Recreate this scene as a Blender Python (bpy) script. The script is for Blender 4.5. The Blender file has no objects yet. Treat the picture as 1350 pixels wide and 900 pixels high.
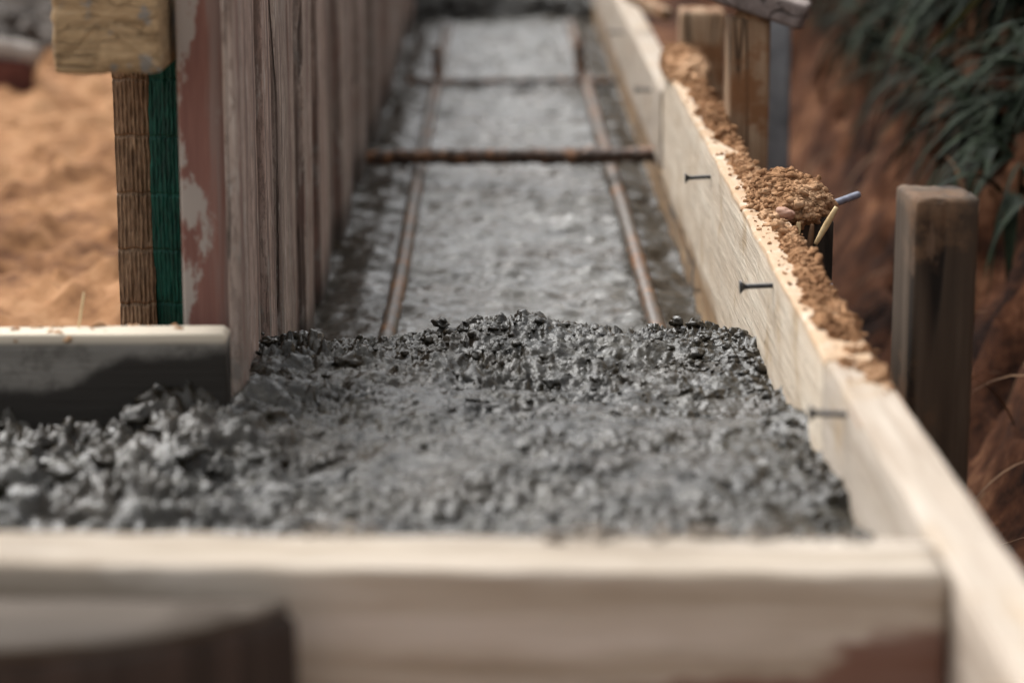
import bpy, bmesh, math, random
import numpy as np
from mathutils import Vector, Matrix, Euler

random.seed(7)
RNG = np.random.default_rng(11)
R = math.radians
S = bpy.context.scene
COL = S.collection
CAM_Z = 1.0            # the lens is a metre above the pit floor
PITCH = 13.5
YAW = -0.30
FPX = 85 / 36 * 1350   # focal length in photo pixels

# ------------------------------------------------------------------ camera
cd = bpy.data.cameras.new('camera')
cam = bpy.data.objects.new('camera', cd)
COL.objects.link(cam)
cam.location = (0, 0, CAM_Z)
cam.rotation_euler = (R(90 - PITCH), 0, R(YAW))
cd.lens = 85
cd.sensor_width = 36
cd.clip_start = 0.05
cd.clip_end = 500
cd.dof.use_dof = True
cd.dof.focus_distance = 2.74
cd.dof.aperture_fstop = 3.0
cd.dof.aperture_blades = 9
S.camera = cam
CM = Euler(cam.rotation_euler).to_matrix()


def ray(px, py):
    return CM @ Vector(((px - 675) / FPX, -(py - 450) / FPX, -1.0))


def atY(px, py, Y):
    d = ray(px, py)
    return Vector((0, 0, CAM_Z)) + d * (Y / d.y)


def atZ(px, py, z):
    d = ray(px, py)
    return Vector((0, 0, CAM_Z)) + d * ((z - CAM_Z) / d.z)


# ------------------------------------------------------------------ noise
def _hash(ix, iy, iz, seed):
    h = (ix.astype(np.int64) * 374761393 + iy.astype(np.int64) * 668265263
         + iz.astype(np.int64) * 2147483647 + seed * 1274126177) & 0xFFFFFFFF
    h = ((h ^ (h >> 13)) * 1274126177) & 0xFFFFFFFF
    h = ((h ^ (h >> 16)) * 2246822519) & 0xFFFFFFFF
    return (h ^ (h >> 15)) & 0xFFFFFFFF


def vnoise(x, y, z=None, seed=0):
    """smooth value noise in -1..1"""
    x = np.asarray(x, float); y = np.asarray(y, float)
    z = np.zeros_like(x) if z is None else np.asarray(z, float)
    ix, iy, iz = np.floor(x), np.floor(y), np.floor(z)
    fx, fy, fz = x - ix, y - iy, z - iz
    u = fx ** 3 * (fx * (fx * 6 - 15) + 10)
    v = fy ** 3 * (fy * (fy * 6 - 15) + 10)
    w = fz ** 3 * (fz * (fz * 6 - 15) + 10)
    out = 0
    for dx in (0, 1):
        for dy in (0, 1):
            for dz in (0, 1):
                g = _hash(ix + dx, iy + dy, iz + dz, seed) / 2147483648.0 - 1.0
                out = out + g * (u if dx else 1 - u) * (v if dy else 1 - v) * (w if dz else 1 - w)
    return out


def fbm(x, y, z=None, oct=4, seed=0, gain=0.5, ridged=False):
    a, s, t = 1.0, 0.0, 0.0
    z = np.zeros_like(np.asarray(x, float)) if z is None else np.asarray(z, float)
    x = np.asarray(x, float); y = np.asarray(y, float)
    for o in range(oct):
        n = vnoise(x, y, z, seed + o * 17)
        if ridged:
            n = 1 - 2 * np.abs(n)
        s = s + a * n
        t += a
        a *= gain
        x, y, z = x * 2.03 + 5.1, y * 2.03 + 1.7, z * 2.03 + 9.2
    return s / t


def sstep(a, b, x):
    t = np.clip((np.asarray(x, float) - a) / (b - a), 0, 1)
    return t * t * (3 - 2 * t)


# ------------------------------------------------------------------ meshes
def mesh_np(name, verts, faces, smooth=True):
    """faces: list of int arrays, each (n,3) or (n,4)"""
    me = bpy.data.meshes.new(name)
    verts = np.asarray(verts, np.float32)
    if not isinstance(faces, list):
        faces = [faces]
    faces = [np.asarray(f, np.int32) for f in faces if len(f)]
    me.vertices.add(len(verts))
    me.vertices.foreach_set('co', verts.ravel())
    nl = sum(f.size for f in faces)
    nf = sum(len(f) for f in faces)
    me.loops.add(nl)
    me.loops.foreach_set('vertex_index', np.concatenate([f.ravel() for f in faces]))
    me.polygons.add(nf)
    tot = np.concatenate([np.full(len(f), f.shape[1], np.int32) for f in faces])
    st = np.concatenate([[0], np.cumsum(tot)[:-1]]).astype(np.int32)
    me.polygons.foreach_set('loop_start', st)
    try:
        me.polygons.foreach_set('loop_total', tot)
    except Exception:
        pass
    me.polygons.foreach_set('use_smooth', np.full(nf, smooth, bool))
    me.update(calc_edges=True)
    me.validate()
    return me


def link(name, me, m, parent=None, loc=(0, 0, 0), rot=(0, 0, 0)):
    o = bpy.data.objects.new(name, me)
    COL.objects.link(o)
    o.location = loc
    o.rotation_euler = rot
    if parent:
        o.parent = parent
    if m and me is not None:
        me.materials.clear()
        me.materials.append(m)
    return o


def tag(o, label=None, cat=None, group=None, kind=None):
    for k, v in (('label', label), ('category', cat), ('group', group), ('kind', kind)):
        if v:
            o[k] = v
    return o


def empty(name, loc=(0, 0, 0), rot=(0, 0, 0)):
    o = bpy.data.objects.new(name, None)
    o.empty_display_size = 0.05
    COL.objects.link(o)
    o.location = loc
    o.rotation_euler = rot
    return o


class MB:
    """collects vertex and face arrays into one mesh"""
    def __init__(self):
        self.v, self.f, self.n = [], [], 0

    def add(self, v, faces):
        v = np.asarray(v, float)
        self.v.append(v)
        for f in (faces if isinstance(faces, list) else [faces]):
            f = np.asarray(f, np.int32)
            if len(f):
                self.f.append(f + self.n)
        self.n += len(v)

    def mesh(self, name, smooth=True):
        return mesh_np(name, np.concatenate(self.v), self.f, smooth)


def rrect(w, h, r=0.004, per=4, n=6):
    """rounded rectangle profile, centred, with extra points along the sides"""
    pts = []
    cs = [(w / 2 - r, h / 2 - r, 0), (-w / 2 + r, h / 2 - r, 90), (-w / 2 + r, -h / 2 + r, 180), (w / 2 - r, -h / 2 + r, 270)]
    for k, (cx, cy, a0) in enumerate(cs):
        arc = [(cx + r * math.cos(R(a0 + 90 * i / per)), cy + r * math.sin(R(a0 + 90 * i / per))) for i in range(per + 1)]
        pts += arc
        nx = cs[(k + 1) % 4]
        e = (nx[0] + r * math.cos(R(nx[2])), nx[1] + r * math.sin(R(nx[2])))
        s = arc[-1]
        pts += [(s[0] + (e[0] - s[0]) * i / n, s[1] + (e[1] - s[1]) * i / n) for i in range(1, n)]
    return np.array(pts)


def circ(r, n=14):
    a = np.arange(n) * 2 * math.pi / n
    return np.stack([r * np.cos(a), r * np.sin(a)], 1)


def sweep(prof, L, n=40, axis='Y', amp=0.001, freq=30, stretch=0.1, seed=0, bev=0.003, twist=0, bow=0.0, radial=None, endrough=0.0):
    """a straight solid of constant profile from 0 to L along the axis, its faces slightly uneven"""
    M = len(prof)
    t = np.linspace(0, 1, n)
    rings, ts = [], []
    caps = [(0.0, 0.0), (0.3, 0.0), (0.65, 0.0), (1 - bev / np.abs(prof).max(), 0.0)]
    sizes = [(s, 0.0) for s, _ in caps] + [(1.0, bev + (L - 2 * bev) * tt) for tt in t] + [(s, L) for s, _ in reversed(caps)]
    V = []
    for s, y in sizes:
        p = prof * s
        if radial is not None and s == 1.0:
            p = p * radial(y)
        V.append(np.stack([p[:, 0], np.full(M, y), p[:, 1]], 1))
    V = np.concatenate(V)
    NR = len(sizes)
    st = V * np.array([freq, freq * stretch, freq])
    for c in range(3):
        V[:, c] += amp * (fbm(st[:, 0], st[:, 1], st[:, 2], 3, seed + 31 * c))
    if endrough:
        e = np.minimum(V[:, 1], L - V[:, 1]) < bev * 1.5
        sg = np.where(V[:, 1] < L / 2, -1, 1)
        V[:, 1] += np.where(e, sg * endrough * fbm(V[:, 0] * 90, V[:, 2] * 90, V[:, 1] * 0 + seed, 4, seed + 5), 0)
    if bow:
        V[:, 2] += bow * np.sin(V[:, 1] / L * math.pi)
    idx = np.arange(NR * M).reshape(NR, M)
    nx = np.roll(idx, -1, 1)
    F = np.stack([idx[:-1], idx[1:], nx[1:], nx[:-1]], -1).reshape(-1, 4)
    if axis == 'X':
        V = np.stack([V[:, 1], -V[:, 0], V[:, 2]], 1)
    elif axis == 'Z':
        V = np.stack([V[:, 0], -V[:, 2], V[:, 1]], 1)
    return V, F


def tube(path, r, n=12, rough=0.0, seed=0, ribs=0.0, ribstep=0.012):
    P = np.asarray(path, float)
    rings = []
    up = np.array([0, 0, 1.0])
    for i in range(len(P)):
        d = P[min(i + 1, len(P) - 1)] - P[max(i - 1, 0)]
        d /= np.linalg.norm(d)
        a = np.cross(d, up)
        if np.linalg.norm(a) < 1e-3:
            a = np.cross(d, np.array([0, 1.0, 0]))
        a /= np.linalg.norm(a)
        b = np.cross(a, d)
        k = np.arange(n) * 2 * math.pi / n
        rr = r[i] if hasattr(r, '__len__') else r
        rings.append(P[i] + rr * (np.cos(k)[:, None] * a + np.sin(k)[:, None] * b))
    V = np.concatenate(rings)
    if rough:
        C = np.repeat(P, n, 0)
        D = V - C
        q = fbm(V[:, 0] * 90, V[:, 1] * 90, V[:, 2] * 90, 3, seed)
        V = C + D * (1 + rough * q)[:, None]
    idx = np.arange(len(P) * n).reshape(len(P), n)
    nx = np.roll(idx, -1, 1)
    F = np.stack([idx[:-1], nx[:-1], nx[1:], idx[1:]], -1).reshape(-1, 4)
    V = np.concatenate([V, P[:1], P[-1:]])
    c0, c1 = len(V) - 2, len(V) - 1
    T = np.concatenate([np.stack([nx[0], idx[0], np.full(n, c0)], 1), np.stack([idx[-1], nx[-1], np.full(n, c1)], 1)])
    return V, [F, T]


_ico = {}
def ico(level):
    if level not in _ico:
        bm = bmesh.new()
        bmesh.ops.create_icosphere(bm, subdivisions=level, radius=1)
        _ico[level] = (np.array([v.co[:] for v in bm.verts]), np.array([[v.index for v in f.verts] for f in bm.faces]))
        bm.free()
    return _ico[level]


def blobs(P, rad, level=2, seed=0, squash=0.75, rough=0.45, f=1.3):
    """lumps of uneven shape at the points P"""
    rng = np.random.default_rng(seed)
    v, t = ico(level)
    n, m = len(P), len(v)
    off = rng.uniform(-50, 50, (n, 1, 3))
    q = v[None] * f + off
    q2 = v[None] * f * 2.6 + off
    d = 1 + rough * vnoise(q[..., 0], q[..., 1], q[..., 2], seed) * 1.4 + rough * 0.55 * vnoise(q2[..., 0], q2[..., 1], q2[..., 2], seed + 3)
    w = v[None] * d[..., None]
    sc = rng.uniform(0.65, 1.3, (n, 1, 3))
    w = w * sc
    a = rng.uniform(0, 2 * math.pi, (n, 1)); b = rng.uniform(0, 2 * math.pi, (n, 1))
    ca, sa, cb, sb = np.cos(a), np.sin(a), np.cos(b), np.sin(b)
    y, z = w[..., 1] * ca - w[..., 2] * sa, w[..., 1] * sa + w[..., 2] * ca
    x, y = w[..., 0] * cb - y * sb, w[..., 0] * sb + y * cb
    w = np.stack([x, y, z * squash], -1) * np.asarray(rad)[:, None, None]
    V = (w + np.asarray(P)[:, None, :]).reshape(-1, 3)
    F = (t[None] + (np.arange(n) * m)[:, None, None]).reshape(-1, 3)
    return V, F


def grid(xs, ys, zfun):
    X, Y = np.meshgrid(xs, ys)
    Z = zfun(X, Y)
    V = np.stack([X.ravel(), Y.ravel(), Z.ravel()], 1)
    nx, ny = len(xs), len(ys)
    i = np.arange(nx * ny).reshape(ny, nx)
    F = np.stack([i[:-1, :-1], i[:-1, 1:], i[1:, 1:], i[1:, :-1]], -1).reshape(-1, 4)
    return V, F


# ------------------------------------------------------------------ materials
class NT:
    def __init__(self, name):
        self.m = bpy.data.materials.new(name)
        self.m.use_nodes = True
        self.t = self.m.node_tree
        self.p = self.t.nodes['Principled BSDF']
        self.p.inputs['Specular IOR Level'].default_value = 0.3

    def n(self, typ, props=None, **ins):
        nd = self.t.nodes.new(typ)
        for k, v in (props or {}).items():
            setattr(nd, k, v)
        for k, v in ins.items():
            key = int(k[1:]) if k[0] == '_' and k[1:].isdigit() else k.replace('_', ' ')
            self.set(nd.inputs[key], v)
        return nd

    def set(self, inp, v):
        if isinstance(v, bpy.types.NodeSocket):
            self.t.links.new(v, inp)
        else:
            if isinstance(v, tuple) and len(v) == 3 and inp.type == 'RGBA':
                v = (*v, 1)
            inp.default_value = v

    def coord(self, scale=(1, 1, 1), rand=True, space='Object'):
        tc = self.n('ShaderNodeTexCoord').outputs[space]
        if rand:
            oi = self.n('ShaderNodeObjectInfo').outputs['Random']
            mu = self.n('ShaderNodeMath', {'operation': 'MULTIPLY'}, _0=oi, _1=37.0).outputs[0]
            tc = self.n('ShaderNodeVectorMath', {'operation': 'ADD'}, _0=tc, _1=mu).outputs[0]
        return self.n('ShaderNodeMapping', None, Vector=tc, Scale=scale).outputs[0]

    def noise(self, vec, scale, detail=5, rough=0.6, dist=0.0):
        return self.n('ShaderNodeTexNoise', None, Vector=vec, Scale=scale, Detail=detail, Roughness=rough, Distortion=dist).outputs['Fac']

    def voro(self, vec, scale, feature='F1'):
        return self.n('ShaderNodeTexVoronoi', {'feature': feature}, Vector=vec, Scale=scale).outputs['Distance']

    def ramp(self, fac, stops):
        r = self.n('ShaderNodeValToRGB', None, Fac=fac)
        el = r.color_ramp.elements
        while len(el) < len(stops):
            el.new(0.5)
        for e, (p, c) in zip(el, stops):
            e.position = p
            e.color = (*c, 1) if isinstance(c, tuple) else (c, c, c, 1)
        return r.outputs['Color']

    def mix(self, fac, a, b, mode='MIX'):
        x = self.n('ShaderNodeMix', {'data_type': 'RGBA', 'blend_type': mode})
        self.set(x.inputs[0], fac); self.set(x.inputs[6], a); self.set(x.inputs[7], b)
        return x.outputs[2]

    def math(self, op, a, b=0.0, clamp=False):
        x = self.n('ShaderNodeMath', {'operation': op, 'use_clamp': clamp})
        self.set(x.inputs[0], a); self.set(x.inputs[1], b)
        return x.outputs[0]

    def mrange(self, v, a, b, c=0.0, d=1.0):
        x = self.n('ShaderNodeMapRange', {'interpolation_type': 'SMOOTHSTEP'})
        for i, q in enumerate((v, a, b, c, d)):
            self.set(x.inputs[i], q)
        return x.outputs[0]

    def xyz(self, space='Object'):
        return self.n('ShaderNodeSeparateXYZ', None, Vector=self.n('ShaderNodeTexCoord').outputs[space]).outputs

    def bump(self, h, strength=0.4, dist=0.002, normal=None):
        b = self.n('ShaderNodeBump', None, Height=h, Strength=strength, Distance=dist)
        if normal is not None:
            self.set(b.inputs['Normal'], normal)
        return b.outputs['Normal']

    def out(self, color=None, rough=None, normal=None, spec=None, metal=None, coat=None):
        for k, v in (('Base Color', color), ('Roughness', rough), ('Normal', normal), ('Specular IOR Level', spec), ('Metallic', metal), ('Coat Weight', coat)):
            if v is not None:
                self.set(self.p.inputs[k], v)
        return self.m


AX = {'X': 0, 'Y': 1, 'Z': 2}
def wood(name, dark, mid, light, axis='Y', grain=55, rough=0.8, bump=0.5, dirt=None, dirt_lo=0.55, dirt_hi=0.68, dirt_scale=9, cracks=0.0, extra=None, spread=(0.32, 0.52, 0.7)):
    k = NT(name)
    sc = [1, 1, 1]; sc[AX[axis]] = 0.05
    v = k.coord(tuple(sc))
    v2 = k.coord()
    g = k.noise(v, grain, 6, 0.65, 0.4)
    g2 = k.noise(v, grain * 4, 3, 0.6)
    big = k.noise(k.coord(tuple(max(0.3, s) for s in sc)), 7, 3)
    f = k.math('ADD', k.math('MULTIPLY', g, 0.62), k.math('ADD', k.math('MULTIPLY', g2, 0.16), k.math('MULTIPLY', big, 0.22)))
    c = k.ramp(f, [(spread[0], dark), (spread[1], mid), (spread[2], light)])
    h = k.math('ADD', g, k.math('MULTIPLY', g2, 0.6))
    if cracks:
        cr = k.noise(v, grain * 0.55, 2, 0.4, 0.2)
        ck = k.mrange(k.math('ABSOLUTE', k.math('SUBTRACT', cr, 0.5)), 0.004, 0.02)
        c = k.mix(k.math('MULTIPLY', k.math('SUBTRACT', 1.0, ck), cracks), c, tuple(x * 0.25 for x in dark))
        h = k.math('ADD', h, k.math('MULTIPLY', ck, 1.2))
    if dirt:
        d = k.noise(v2, dirt_scale, 6, 0.65)
        c = k.mix(k.mrange(d, dirt_lo, dirt_hi), c, dirt)
    if extra:
        c = extra(k, c, v, v2)
    return k.out(c, rough, k.bump(h, bump, 0.0025))


def soilmat(name, a, b, c, scale=40, bump=0.8, sp=(0.34, 0.5, 0.64)):
    k = NT(name)
    v = k.coord(rand=False)
    n1 = k.noise(v, scale * 0.08, 4, 0.6)
    n2 = k.noise(v, scale, 6, 0.7)
    col = k.ramp(k.math('ADD', k.math('MULTIPLY', n1, 0.5), k.math('MULTIPLY', n2, 0.5)), [(sp[0], a), (sp[1], b), (sp[2], c)])
    return k.out(col, 0.95, k.bump(k.noise(v, scale * 6, 5, 0.7), bump, 0.003), spec=0.1)


def concretemat(name, dark, mid, light, rough=(0.22, 0.5), brown=None, scale=60, bump=0.7, bd=0.003, edges=False):
    k = NT(name)
    v = k.coord(rand=False)
    n1 = k.noise(v, scale * 0.12, 5, 0.6)
    n2 = k.noise(v, scale, 6, 0.68)
    col = k.ramp(k.math('ADD', k.math('MULTIPLY', n1, 0.45), k.math('MULTIPLY', n2, 0.55)), [(0.38, dark), (0.5, mid), (0.62, light)])
    if brown:
        bmask = k.mrange(k.noise(v, 7, 6, 0.7), 0.45, 0.62)
        col = k.mix(k.math('MULTIPLY', bmask, 0.8), col, brown)
    rg = k.mrange(k.noise(v, scale * 0.5, 4, 0.6), 0.35, 0.65, rough[0], rough[1])
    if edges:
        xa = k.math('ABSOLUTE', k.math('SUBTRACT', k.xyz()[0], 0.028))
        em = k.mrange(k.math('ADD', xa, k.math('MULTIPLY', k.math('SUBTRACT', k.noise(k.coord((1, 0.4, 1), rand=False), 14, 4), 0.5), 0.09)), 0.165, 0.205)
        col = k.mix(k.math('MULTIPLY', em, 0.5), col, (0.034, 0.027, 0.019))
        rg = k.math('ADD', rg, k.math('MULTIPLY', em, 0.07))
    vo = k.voro(v, scale * 3.2)
    h = k.math('ADD', k.noise(v, scale * 2.5, 5, 0.7), k.math('MULTIPLY', vo, -0.5))
    return k.out(col, rg, k.bump(h, bump, bd), spec=0.42)


M = {}
def dusty_extra(k, c, v, v2):
    c = cream_extra(k, c, v, v2)
    z = k.xyz()[2]
    n = k.mrange(k.noise(k.coord((1, 0.6, 1)), 38, 6, 0.7), 0.32, 0.52)
    return k.mix(k.math('MULTIPLY', k.math('MULTIPLY', k.mrange(z, 0.090, 0.097), n), 0.7), c, (0.42, 0.26, 0.14))
def cream_extra(k, c, v, v2):
    d = k.voro(v2, 55)
    n = k.noise(v2, 30, 2)
    sp = k.math('MULTIPLY', k.mrange(d, 0.10, 0.16, 1.0, 0.0), k.mrange(n, 0.52, 0.6))
    c = k.mix(k.math('MULTIPLY', sp, 0.8), c, (0.07, 0.05, 0.035))
    z = k.xyz()[2]
    spl = k.math('SUBTRACT', k.noise(k.coord((1, 0.8, 1)), 45, 6, 0.75), k.math('MULTIPLY', z, 0.35))
    c = k.mix(k.math('MULTIPLY', k.mrange(spl, 0.62, 0.67), 0.7), c, (0.22, 0.20, 0.175))
    low = k.math('ADD', z, k.math('MULTIPLY', k.noise(k.coord((1, 0.25, 1)), 20, 4), 0.05))
    return k.mix(k.math('MULTIPLY', k.mrange(low, -0.075, -0.05, 1.0, 0.0), 0.7), c, (0.33, 0.215, 0.12))
M['cream'] = wood('cream_timber', (0.28, 0.22, 0.165), (0.42, 0.355, 0.29), (0.53, 0.47, 0.405), 'Y', 60, 0.85, 0.9, dirt=(0.38, 0.28, 0.18), dirt_lo=0.5, dirt_hi=0.72, extra=cream_extra)
def front_extra(k, c, v, v2):
    x = k.xyz()
    dx = k.math('DIVIDE', k.math('SUBTRACT', x[0], 2.262), 0.062)
    dz = k.math('DIVIDE', k.math('SUBTRACT', x[2], 0.040), 0.046)
    r = k.math('ADD', k.math('POWER', dx, 2.0), k.math('POWER', dz, 2.0))
    r = k.math('ADD', r, k.math('MULTIPLY', k.noise(v, 30, 4), 0.9))
    ex = k.math('DIVIDE', k.math('SUBTRACT', x[0], 2.19), 0.11)
    ez = k.math('DIVIDE', k.math('SUBTRACT', x[2], 0.036), 0.013)
    r2 = k.math('ADD', k.math('ADD', k.math('POWER', ex, 2.0), k.math('POWER', ez, 2.0)), k.math('MULTIPLY', k.noise(v, 30, 4), 0.9))
    r = k.math('ADD', k.math('MINIMUM', r, r2), k.math('MULTIPLY', k.math('SUBTRACT', k.noise(k.coord((0.5, 1, 1)), 32, 5, 0.7), 0.5), 2.6))
    wt = k.noise(k.coord((0.25, 1, 1)), 11, 6, 0.65)
    c = k.mix(k.math('MULTIPLY', k.mrange(wt, 0.48, 0.62), 0.6), c, (0.22, 0.175, 0.13))
    return k.mix(k.mrange(r, 1.0, 1.7, 0.85, 0.0), c, (0.13, 0.05, 0.033))
M['dusty'] = wood('soil_dusted_timber', (0.44, 0.345, 0.25), (0.59, 0.50, 0.395), (0.69, 0.62, 0.515), 'Y', 60, 0.85, 0.9, dirt=(0.40, 0.29, 0.18), dirt_lo=0.5, dirt_hi=0.72, extra=dusty_extra)
M['front'] = wood('pale_front_timber', (0.30, 0.245, 0.185), (0.40, 0.34, 0.275), (0.54, 0.485, 0.43), 'X', 40, 0.82, 0.6, extra=front_extra, spread=(0.38, 0.5, 0.62))
def left_extra(k, c, v, v2):
    x, _, z = k.xyz()
    e = k.math('ADD', z, k.math('MULTIPLY', k.math('SUBTRACT', k.noise(k.coord((1, 1, 1)), 14, 5, 0.65), 0.5), 0.035))
    e = k.math('SUBTRACT', e, k.mrange(x, 1.555, 1.625, 0.0, 0.03))
    c = k.mix(k.math('MULTIPLY', k.mrange(k.noise(v2, 24, 6, 0.7), 0.45, 0.6), 0.6), c, (0.07, 0.063, 0.054))
    wet = k.mrange(e, -0.056, -0.042, 1.0, 0.0)
    c = k.mix(wet, c, (0.026, 0.0225, 0.019))
    top = k.mrange(z, -0.012, -0.004)
    return k.mix(top, c, (0.55, 0.48, 0.38))
M['left'] = wood('splashed_grey_timber', (0.09, 0.083, 0.072), (0.155, 0.143, 0.127), (0.25, 0.235, 0.21), 'X', 30, 0.75, 0.5, extra=left_extra)
def plank_extra(k, c, v, v2):
    oi = k.n('ShaderNodeObjectInfo').outputs['Random']
    c = k.mix(k.math('MULTIPLY', k.mrange(oi, 0.2, 0.9), 0.45), c, (0.43, 0.285, 0.235))
    st = k.noise(k.coord((1, 1, 0.02)), 34, 3, 0.5)
    c = k.mix(k.math('MULTIPLY', k.mrange(st, 0.54, 0.62), 0.6), c, (0.085, 0.055, 0.045))
    st2 = k.noise(k.coord((1, 1, 0.03)), 21, 3, 0.5)
    c = k.mix(k.math('MULTIPLY', k.mrange(st2, 0.55, 0.62), 0.55), c, (0.24, 0.105, 0.075))
    fl = k.noise(k.coord((1, 1, 0.3)), 150, 5, 0.7)
    c = k.mix(k.math('MULTIPLY', k.mrange(fl, 0.46, 0.58), 0.65), c, (0.17, 0.125, 0.105))
    wh = k.noise(k.coord((1, 1, 0.25)), 50, 6, 0.7)
    c = k.mix(k.math('MULTIPLY', k.mrange(wh, 0.55, 0.66), 0.6), c, (0.55, 0.50, 0.45))
    p = k.mrange(k.noise(k.coord((1, 1, 0.18)), 16, 4, 0.6), 0.56, 0.66)
    c = k.mix(k.math('MULTIPLY', p, 0.5), c, (0.20, 0.10, 0.08))
    z = k.xyz()[2]
    wet = k.mrange(k.math('ADD', z, k.math('MULTIPLY', k.noise(k.coord((1, 1, 0.3)), 30, 4), 0.10)), 0.255, 0.31, 0.8, 0.0)
    sp = k.math('SUBTRACT', k.noise(k.coord((1, 1, 0.6)), 28, 6, 0.72), k.math('MULTIPLY', k.math('SUBTRACT', z, 0.25), 0.32))
    c = k.mix(k.math('MULTIPLY', k.mrange(sp, 0.52, 0.6), 0.75), c, (0.26, 0.24, 0.215))
    return k.mix(wet, c, (0.05, 0.04, 0.033))
M['plank'] = wood('weathered_pink_timber', (0.11, 0.077, 0.062), (0.37, 0.29, 0.245), (0.60, 0.52, 0.46), 'Z', 70, 0.85, 1.0, cracks=0.8, extra=plank_extra, spread=(0.36, 0.5, 0.64))
M['plank_dark'] = wood('weathered_brown_timber', (0.09, 0.062, 0.05), (0.25, 0.19, 0.155), (0.42, 0.345, 0.30), 'Z', 62, 0.85, 0.9, cracks=0.8, extra=plank_extra)
def red_extra(k, c, v, v2):
    x = k.xyz()
    pl = k.noise(k.coord((1, 1, 0.4)), 30, 6, 0.66)
    e = k.math('ADD', pl, k.math('MULTIPLY', x[0], -5.0))
    c = k.mix(k.math('MULTIPLY', k.mrange(e, 0.51, 0.58), 0.9), c, (0.38, 0.335, 0.295))
    g2 = k.noise(k.coord((1, 1, 0.04)), 60, 4)
    c = k.mix(k.math('MULTIPLY', k.mrange(k.math('ADD', k.math('MULTIPLY', x[0], 10.0), g2), 0.56, 0.66), 0.7), c, (0.25, 0.19, 0.165))
    return c
M['red'] = wood('red_stained_timber', (0.14, 0.058, 0.046), (0.24, 0.115, 0.09), (0.36, 0.24, 0.20), 'Z', 36, 0.8, 0.5, extra=red_extra)
M['endgrain'] = wood('pale_sawn_timber', (0.20, 0.13, 0.068), (0.45, 0.315, 0.175), (0.60, 0.47, 0.31), 'X', 130, 0.9, 1.0, dirt=(0.27, 0.25, 0.22), dirt_lo=0.56, dirt_hi=0.64, dirt_scale=30, cracks=0.12)
M['stake'] = wood('brown_stake_timber', (0.13, 0.07, 0.038), (0.35, 0.23, 0.14), (0.55, 0.42, 0.29), 'Z', 45, 0.85, 0.9, dirt=(0.24, 0.115, 0.052), dirt_lo=0.47, dirt_hi=0.6, dirt_scale=14, cracks=0.8)
M['stake_dark'] = wood('dark_stake_timber', (0.02, 0.016, 0.012), (0.045, 0.035, 0.028), (0.09, 0.073, 0.058), 'Z', 45, 0.85, 0.8, cracks=0.6)
def worn_extra(k, c, v, v2):
    z = k.xyz()[2]
    n = k.noise(k.coord((1, 1, 0.4)), 30, 5, 0.65)
    w_ = k.mrange(k.math('ADD', z, k.math('MULTIPLY', n, 0.05)), 0.735, 0.762)
    c = k.mix(k.math('MULTIPLY', w_, 0.75), c, (0.24, 0.18, 0.125))
    return k.mix(k.math('MULTIPLY', k.mrange(n, 0.55, 0.65), 0.6), c, (0.16, 0.105, 0.07))
M['stake_mossy'] = wood('mossy_stake_timber', (0.022, 0.015, 0.010), (0.065, 0.045, 0.030), (0.14, 0.105, 0.075), 'Z', 25, 0.85, 0.5, dirt=(0.13, 0.075, 0.042), dirt_lo=0.5, dirt_hi=0.65, cracks=0.9, extra=worn_extra)
M['log'] = wood('dark_bark_timber', (0.02, 0.015, 0.012), (0.045, 0.032, 0.026), (0.09, 0.06, 0.05), 'Z', 30, 0.9, 1.0)
M['logtop'] = wood('grey_sawn_top', (0.03, 0.022, 0.016), (0.075, 0.058, 0.044), (0.14, 0.115, 0.092), 'X', 20, 0.85, 0.5, dirt=(0.05, 0.036, 0.025), dirt_lo=0.5, dirt_hi=0.62, dirt_scale=12)
M['greyplank'] = wood('weathered_grey_timber', (0.10, 0.08, 0.07), (0.22, 0.18, 0.165), (0.36, 0.31, 0.29), 'X', 42, 0.85, 0.9, cracks=0.7)
M['lower'] = wood('stained_lower_timber', (0.14, 0.075, 0.035), (0.34, 0.22, 0.12), (0.52, 0.40, 0.27), 'Y', 38, 0.85, 0.8, dirt=(0.10, 0.085, 0.07), dirt_lo=0.52, dirt_hi=0.62, cracks=0.5)
M['heap'] = concretemat('wet_concrete', (0.008, 0.0067, 0.0045), (0.022, 0.0192, 0.0138), (0.056, 0.0505, 0.038), (0.10, 0.34), brown=(0.032, 0.0235, 0.0135), scale=70, bump=0.6, bd=0.002)
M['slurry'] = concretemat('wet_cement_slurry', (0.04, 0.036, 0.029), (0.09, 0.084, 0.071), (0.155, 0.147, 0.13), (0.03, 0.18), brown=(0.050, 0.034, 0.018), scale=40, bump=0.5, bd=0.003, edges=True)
M['soil'] = soilmat('orange_soil', (0.14, 0.066, 0.032), (0.33, 0.18, 0.092), (0.49, 0.31, 0.185), 22, 1.0, (0.38, 0.5, 0.6))
M['ground'] = soilmat('sandy_orange_ground', (0.10, 0.044, 0.02), (0.27, 0.137, 0.065), (0.39, 0.225, 0.12), 14, 0.8, (0.38, 0.5, 0.62))
M['bank'] = soilmat('dark_red_earth', (0.009, 0.0035, 0.002), (0.062, 0.0235, 0.011), (0.18, 0.085, 0.045), 11, 0.8, (0.42, 0.51, 0.6))
def rust():
    k = NT('rusty_steel')
    v = k.coord()
    a = k.noise(v, 90, 5, 0.7)
    c = k.ramp(a, [(0.34, (0.04, 0.024, 0.016)), (0.5, (0.17, 0.085, 0.043)), (0.64, (0.38, 0.175, 0.07))])
    g = k.mrange(k.noise(v, 9, 6, 0.75), 0.36, 0.54)
    c = k.mix(k.math('MULTIPLY', g, 0.88), c, (0.11, 0.10, 0.087))
    return k.out(c, 0.4, k.bump(k.noise(v, 250, 4), 0.5, 0.001), spec=0.5)
M['rust'] = rust()
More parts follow.
